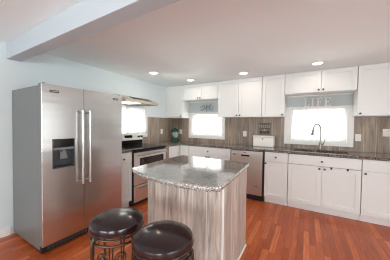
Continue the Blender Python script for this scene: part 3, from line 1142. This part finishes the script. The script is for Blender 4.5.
# island top: gentle bow towards the stools, chiselled rock edge
top_pts = []
bow = [(1.612, -2.812), (1.70, -2.862), (1.80, -2.897), (1.919, -2.925), (2.04, -2.942), (2.152, -2.949), (2.26, -2.948), (2.35, -2.940), (2.42, -2.925), (2.47, -2.900), (2.505, -2.865)]
side_r = [(2.500, -2.75), (2.492, -2.5), (2.482, -2.25), (2.470, -2.05), (2.458, -1.962)]
back = [(2.2, -1.958), (1.9, -1.948), (1.585, -1.942)]
side_l = [(1.575, -2.0), (1.580, -2.3), (1.598, -2.6)]
outline = bow + side_r + back + side_l
# densify
den = []
for (p, q) in zip(outline, outline[1:] + outline[:1]):
    L_ = math.dist(p, q)
    k = max(1, int(L_ / 0.013))
    for i in range(k):
        den.append((p[0] + (q[0] - p[0]) * i / k, p[1] + (q[1] - p[1]) * i / k))
cxm, cym = 2.04, -2.42
mb = MB()
rows = []
rnd = random.Random(3)
for (z, off, jit) in ((0.915, 0.005, 0.001), (0.911, 0.000, 0.0012), (0.900, -0.003, 0.0025), (0.888, 0.003, 0.0025), (0.876, 0.010, 0.001)):
    row = []
    for (x, y) in den:
        j = rnd.uniform(-jit, jit)
        dx, dy = cxm - x, cym - y
        dl = math.hypot(dx, dy)
        o_ = off + j
        row.append(mb.bm.verts.new((x + dx / dl * o_, y + dy / dl * o_, z + (rnd.uniform(-jit, jit) * .4 if 0.876 < z < 0.914 else 0))))
    rows.append(row)
for a, b in zip(rows, rows[1:]):
    for i in range(len(a)):
        j = (i + 1) % len(a)
        mb.bm.faces.new((a[i], a[j], b[j], b[i]))
mb.bm.faces.new(rows[0])
mb.bm.faces.new(rows[-1][::-1])
tag(mb.build('island_countertop', M_GRANI), 'grey speckled granite slab with rough bowed edge on the island', 'countertop')


# ------------------------------------------------------------------ bar stools
def stool(label):
    root = thing('bar_stool', label, 'bar stool', (0, 0, 0), 'bar stools at the island')
    Rz = 0.174
    prof = [(0.150, 0.625), (0.169, 0.629), (Rz, 0.642), (Rz - .001, 0.655), (0.168, 0.670), (0.145, 0.683), (0.110, 0.692), (0.065, 0.698), (0.02, 0.700)]
    se_ = MB().lathe((0, 0, 0), prof, 'z', 56).build('seat', M_LEA, root, smooth=True, label='dark brown leather cushion')
    MB().tube([(0.1725 * math.cos(2 * PI * k / 64), 0.1725 * math.sin(2 * PI * k / 64), 0.633) for k in range(64)], 0.0045, 6, closed=True).build('piping', M_LEA, se_, smooth=True)
    MB().lathe((0, 0, 0), [(0.05, 0.603), (0.13, 0.605), (0.13, 0.623), (0.05, 0.624)], 'z', 32).build('swivel_plate', M_IRON, root, smooth=True)

    def ring(r, z, t, nm):
        MB().tube([(r * math.cos(2 * PI * k / 56), r * math.sin(2 * PI * k / 56), z) for k in range(56)], t, 8, closed=True).build(nm, M_IRON, root, smooth=True)
    ring(0.158, 0.606, 0.006, 'upper_ring')
    ring(0.160, 0.572, 0.0075, 'lower_ring')
    ring(0.172, 0.215, 0.009, 'foot_ring')
    for q in range(4):
        a0 = q * PI / 2 + PI / 4
        c, s_ = math.cos(a0), math.sin(a0)
        prof2 = [(0.150, 0.612), (0.168, 0.590), (0.174, 0.53), (0.168, 0.44), (0.160, 0.35), (0.162, 0.26), (0.176, 0.17), (0.196, 0.08), (0.206, 0.022), (0.212, 0.010)]
        MB().tube([(r * c, r * s_, z) for r, z in prof2], [0.0095] * 9 + [0.012], 8).build('leg', M_IRON, root, smooth=True)
    for q in range(4):
        a0 = q * PI / 2

        def P3(t, z, rr_=0.160):
            a = a0 + t / rr_
            return (rr_ * math.cos(a), rr_ * math.sin(a), z)
        mb = MB()
        for sg in (-1, 1):
            mb.tube([P3(sg * 0.009, 0.570), P3(sg * 0.009, 0.40), P3(sg * 0.008, 0.225)], 0.0052, 6)
            # C-scroll: rises from the bars, curls outwards and in on itself
            sc = [P3(sg * 0.012, 0.37), P3(sg * 0.014, 0.41), P3(sg * 0.020, 0.455)]
            for k in range(26):
                th = PI - k / 25 * 1.55 * 2 * PI
                rad_ = 0.036 * (1 - 0.72 * k / 25)
                sc.append(P3(sg * (0.058 + rad_ * math.cos(th)), 0.490 + rad_ * math.sin(th) * 1.25))
            mb.tube(sc, 0.0045, 6)
        mb.build('scroll_panel', M_IRON, root, smooth=True)
    return root


st = stool('round backless bar stool beside the refrigerator, further from the island')
st.location = (1.878, -3.168, 0)
st.rotation_euler = (0, 0, math.radians(39))


def copy_tree(o, parent=None):
    c = o.copy()
    COL.objects.link(c)
    c.parent = parent
    for ch in list(o.children):
        copy_tree(ch, c)
    return c


s2 = copy_tree(st)
s2.location = (2.272, -3.158, 0)
s2.rotation_euler = (0, 0, math.radians(70))
s2['label'] = 'round backless bar stool drawn up in front of the island planks'
st['label'] = 'round backless bar stool in front of the refrigerator doors'

# ------------------------------------------------------------------ ceiling downlights
CLAB = ['recessed ceiling light above the range', 'recessed ceiling light above the small back window',
        'recessed ceiling light in front of the tall double-door cabinet', 'recessed ceiling light in front of the cabinet above LIFE']
for i, (x, y) in enumerate(CANS):
    if i < 4:
        root = thing('recessed_light', CLAB[i], 'ceiling light', (x, y, ZC), 'recessed ceiling lights')
        MB().lathe((x, y, ZC), [(0.088, -0.0008), (0.088, -0.006), (0.070, -0.010), (0.066, -0.006), (0.066, -0.0008)], 'z', 36).build('trim_ring', M_TRIM, root, smooth=True)
        MB().lathe((x, y, ZC), [(0.064, -0.001), (0.064, -0.0065), (0.03, -0.0075)], 'z', 32).build('diffuser', M_LAMP, root, smooth=True)
    area('downlight', (x, y, ZC - 0.02), (0, 0, 0), 0.13, 0.13, 1.5, WARM, 'DISK')


# ------------------------------------------------------------------ LIFE letters and scroll
def letter(name, x, w, strokes, lab):
    """block letter with slab serifs, standing on the header board. strokes in unit box"""
    mb = MB()
    z0, h = 1.6635, 0.150
    for (a0, a1, c0, c1) in strokes:
        mb.box(x + a0 * w, x + a1 * w, -0.058, -0.034, z0 + c0 * h, z0 + c1 * h)
    o = mb.build(name, M_LET, bevel=0.0015)
    return tag(o, lab, 'letter', 'decorative wooden letters above the sink window')


se = 0.09
letter('letter_l', 2.925, 0.085, [(0.18, 0.42, 0, 1), (0, 0.6, 1 - se, 1), (0, 1, 0, se), (0.84, 1, se, 0.32)], 'whitewashed block letter L standing above the sink window')
letter('letter_i', 3.030, 0.055, [(0.30, 0.70, 0, 1), (0, 1, 1 - se, 1), (0, 1, 0, se)], 'whitewashed block letter I standing above the sink window')
letter('letter_f', 3.112, 0.088, [(0.16, 0.40, 0, 1), (0, 1, 1 - se, 1), (0, 0.58, 0, se), (0.4, 0.72, 0.46, 0.55), (0.66, 0.76, 0.36, 0.65), (0.86, 1, 0.70, 1)], 'whitewashed block letter F standing above the sink window')
letter('letter_e', 3.225, 0.095, [(0.16, 0.40, 0, 1), (0, 1, 1 - se, 1), (0, 1, 0, se), (0.4, 0.70, 0.46, 0.55), (0.64, 0.74, 0.36, 0.65), (0.86, 1, 0.70, 1), (0.86, 1, 0, 0.30)], 'whitewashed block letter E standing above the sink window')

sc = MB()


def spiral(cx_, cz_, r0_, turns, a0_, sg):
    pts = []
    n = 30
    for k in range(n):
        t_ = k / (n - 1)
        a = a0_ + sg * t_ * turns * 2 * PI
        r = r0_ * (1 - 0.75 * t_)
        pts.append((cx_ + r * math.cos(a), -0.030, cz_ + r * math.sin(a)))
    return pts


zc_ = 1.722
for sx in (-1, 1):
    sc.tube(spiral(0.962 + sx * 0.120, zc_, 0.066, 1.4, PI / 2, sx), 0.0048, 6)
    sc.tube(spiral(0.962 + sx * 0.050, zc_ + 0.012, 0.046, 1.2, -PI / 2, -sx), 0.0045, 6)
    sc.tube([(0.962 + sx * 0.190, -0.030, zc_ - 0.065), (0.962 + sx * 0.12, -0.030, zc_ - 0.066), (0.962 + sx * 0.05, -0.030, zc_ - 0.035), (0.962, -0.030, zc_ - 0.066)], 0.0045, 6)
sc.tube([(0.962, -0.030, zc_ - 0.118), (0.962, -0.030, zc_), (0.962, -0.030, zc_ + 0.075)], 0.005, 6)
tag(sc.build('scroll_ornament', M_SCR, smooth=True), 'grey wire scrollwork ornament standing above the small back window', 'wall ornament')


# ------------------------------------------------------------------ outlets
def outlet(face, a, z, lab, w=0.074, h=0.116, toggles=False):
    off = 0.0095
    if face == 'back':
        loc = (a, -off, z)
    else:
        loc = (off, a, z)
    root = thing('wall_outlet', lab, 'outlet', loc, 'outlets and switches on the backsplash')

    def bx(mb, a0, a1, d0, d1, z0, z1):
        if face == 'back':
            return mb.box(a + a0, a + a1, -off - d1, -off - d0, z + z0, z + z1)
        return mb.box(off + d0, off + d1, a + a0, a + a1, z + z0, z + z1)
    bx(MB(), -w / 2, w / 2, 0.0, 0.005, -h / 2, h / 2).build('cover_plate', M_OUT, root, bevel=0.002)
    for zz in (-0.022, 0.022):
        s_ = bx(MB(), -0.016, 0.016, 0.0052, 0.0075, zz - 0.014, zz + 0.014).build('socket', M_TRIM, root, bevel=0.001)
        q = MB()
        bx(q, -0.008, -0.006, 0.0076, 0.0079, zz - 0.005, zz + 0.005)
        bx(q, 0.006, 0.008, 0.0076, 0.0079, zz - 0.005, zz + 0.005)
        q.build('slots', M_INK, s_)
    return root


outlet('left', -0.504, 1.148, 'white outlet on the left wall planks near the corner')
outlet('back', 0.222, 1.135, 'white outlet behind the green glass jar')
outlet('back', 1.858, 1.140, 'white outlet above the dishwasher, left of the bread box')
outlet('back', 3.702, 1.140, 'white outlet beside the right edge of the sink window')
outlet('back', 4.050, 1.230, 'wide white switch plate under the far right wall cabinet', w=0.116)

# ------------------------------------------------------------------ bread box and plaque
bb = thing('bread_box', 'cream bread box with a small knob on the back worktop', 'bread box', (2.278, -0.2, 0.916))
B(2.096, 2.462, -0.30, -0.11, 0.918, 1.100).build('body', M_CREAM, bb, bevel=0.012)
B(2.088, 2.470, -0.308, -0.105, 1.1005, 1.128).build('lid', M_CREAM, bb, bevel=0.006)
B(2.115, 2.443, -0.3065, -0.3005, 0.940, 1.085).build('front_flap', M_CREAM, bb, bevel=0.003)
MB().lathe((2.279, -0.3065, 1.068), [(0.005, 0), (0.005, -0.010), (0.012, -0.013), (0.012, -0.018), (0.005, -0.021)], 'y', 16).build('knob', M_KNOB, bb, smooth=True)
B(2.105, 2.453, -0.290, -0.12, 0.9155, 0.9178).build('base', M_KNOB, bb)

pq = thing('wall_plaque', 'weathered wooden kitchen plaque on the planks above the bread box', 'sign', (2.25, -0.012, 1.13))
B(2.140, 2.368, -0.028, -0.0105, 1.135, 1.372).build('board', M_WOODD, pq, bevel=0.003)
B(2.150, 2.358, -0.0305, -0.0283, 1.282, 1.318).build('pale_band', M_PALE, pq)
mk = MB()
for (zz, hh, n, w) in ((1.345, 0.016, 5, 0.026), (1.262, 0.014, 6, 0.022)):
    for k in range(n):
        x = 2.158 + k * (0.196 / n) + 0.004
        mk.box(x, x + w, -0.0298, -0.0284, zz - hh / 2, zz + hh / 2)
for k in range(5):
    x = 2.160 + k * 0.039
    mk.box(x, x + 0.024, -0.0318, -0.0306, 1.290, 1.311)
mk.build('dark_marks', M_INK, pq)
mk = MB()
for k in range(3):
    mk.lathe((2.190 + k * 0.064, -0.0284, 1.185), [(0.026, 0), (0.026, -0.0016)], 'y', 20)
mk.build('round_motif', M_INK, pq)
MB().lathe((2.254, -0.0284, 1.222), [(0.020, 0), (0.020, -0.0016)], 'y', 20).build('pale_motif', M_PALE, pq)

# ------------------------------------------------------------------ green jar in the corner
JX, JY = 0.150, -0.150
jr = thing('glass_jar', 'green and clear footed glass jar in the back corner of the worktop', 'jar', (JX, JY, 0.916))
MB().lathe((JX, JY, 0.916), [(0.100, 0), (0.104, 0.008), (0.092, 0.022), (0.050, 0.040), (0.036, 0.052), (0.040, 0.070)], 'z', 32).build('foot', M_GRN, jr, smooth=True, label='green glass foot')
MB().lathe((JX, JY, 0.916), [(0.036, 0.0705), (0.058, 0.090), (0.078, 0.130), (0.088, 0.185), (0.090, 0.205), (0.082, 0.207)], 'z', 32).build('bowl', M_JAR, jr, smooth=True, label='clear glass bowl')
MB().lathe((JX, JY, 0.916), [(0.098, 0.208), (0.100, 0.216), (0.094, 0.222), (0.086, 0.250), (0.064, 0.280), (0.034, 0.298), (0.016, 0.304), (0.020, 0.311), (0.016, 0.318), (0.006, 0.322)], 'z', 32).build('lid', M_GRN, jr, smooth=True, label='domed green glass lid')
MB().lathe((JX + 0.115, JY - 0.01, 1.0), [(0.030, 0.125), (0.034, 0.130), (0.034, 0.20), (0.028, 0.206)], 'z', 20)
MB().lathe((JX, JY, 0.916), [(0.030, 0.078), (0.052, 0.095), (0.070, 0.130), (0.078, 0.180)], 'z', 28).build('filling', M_FILL, jr, smooth=True)
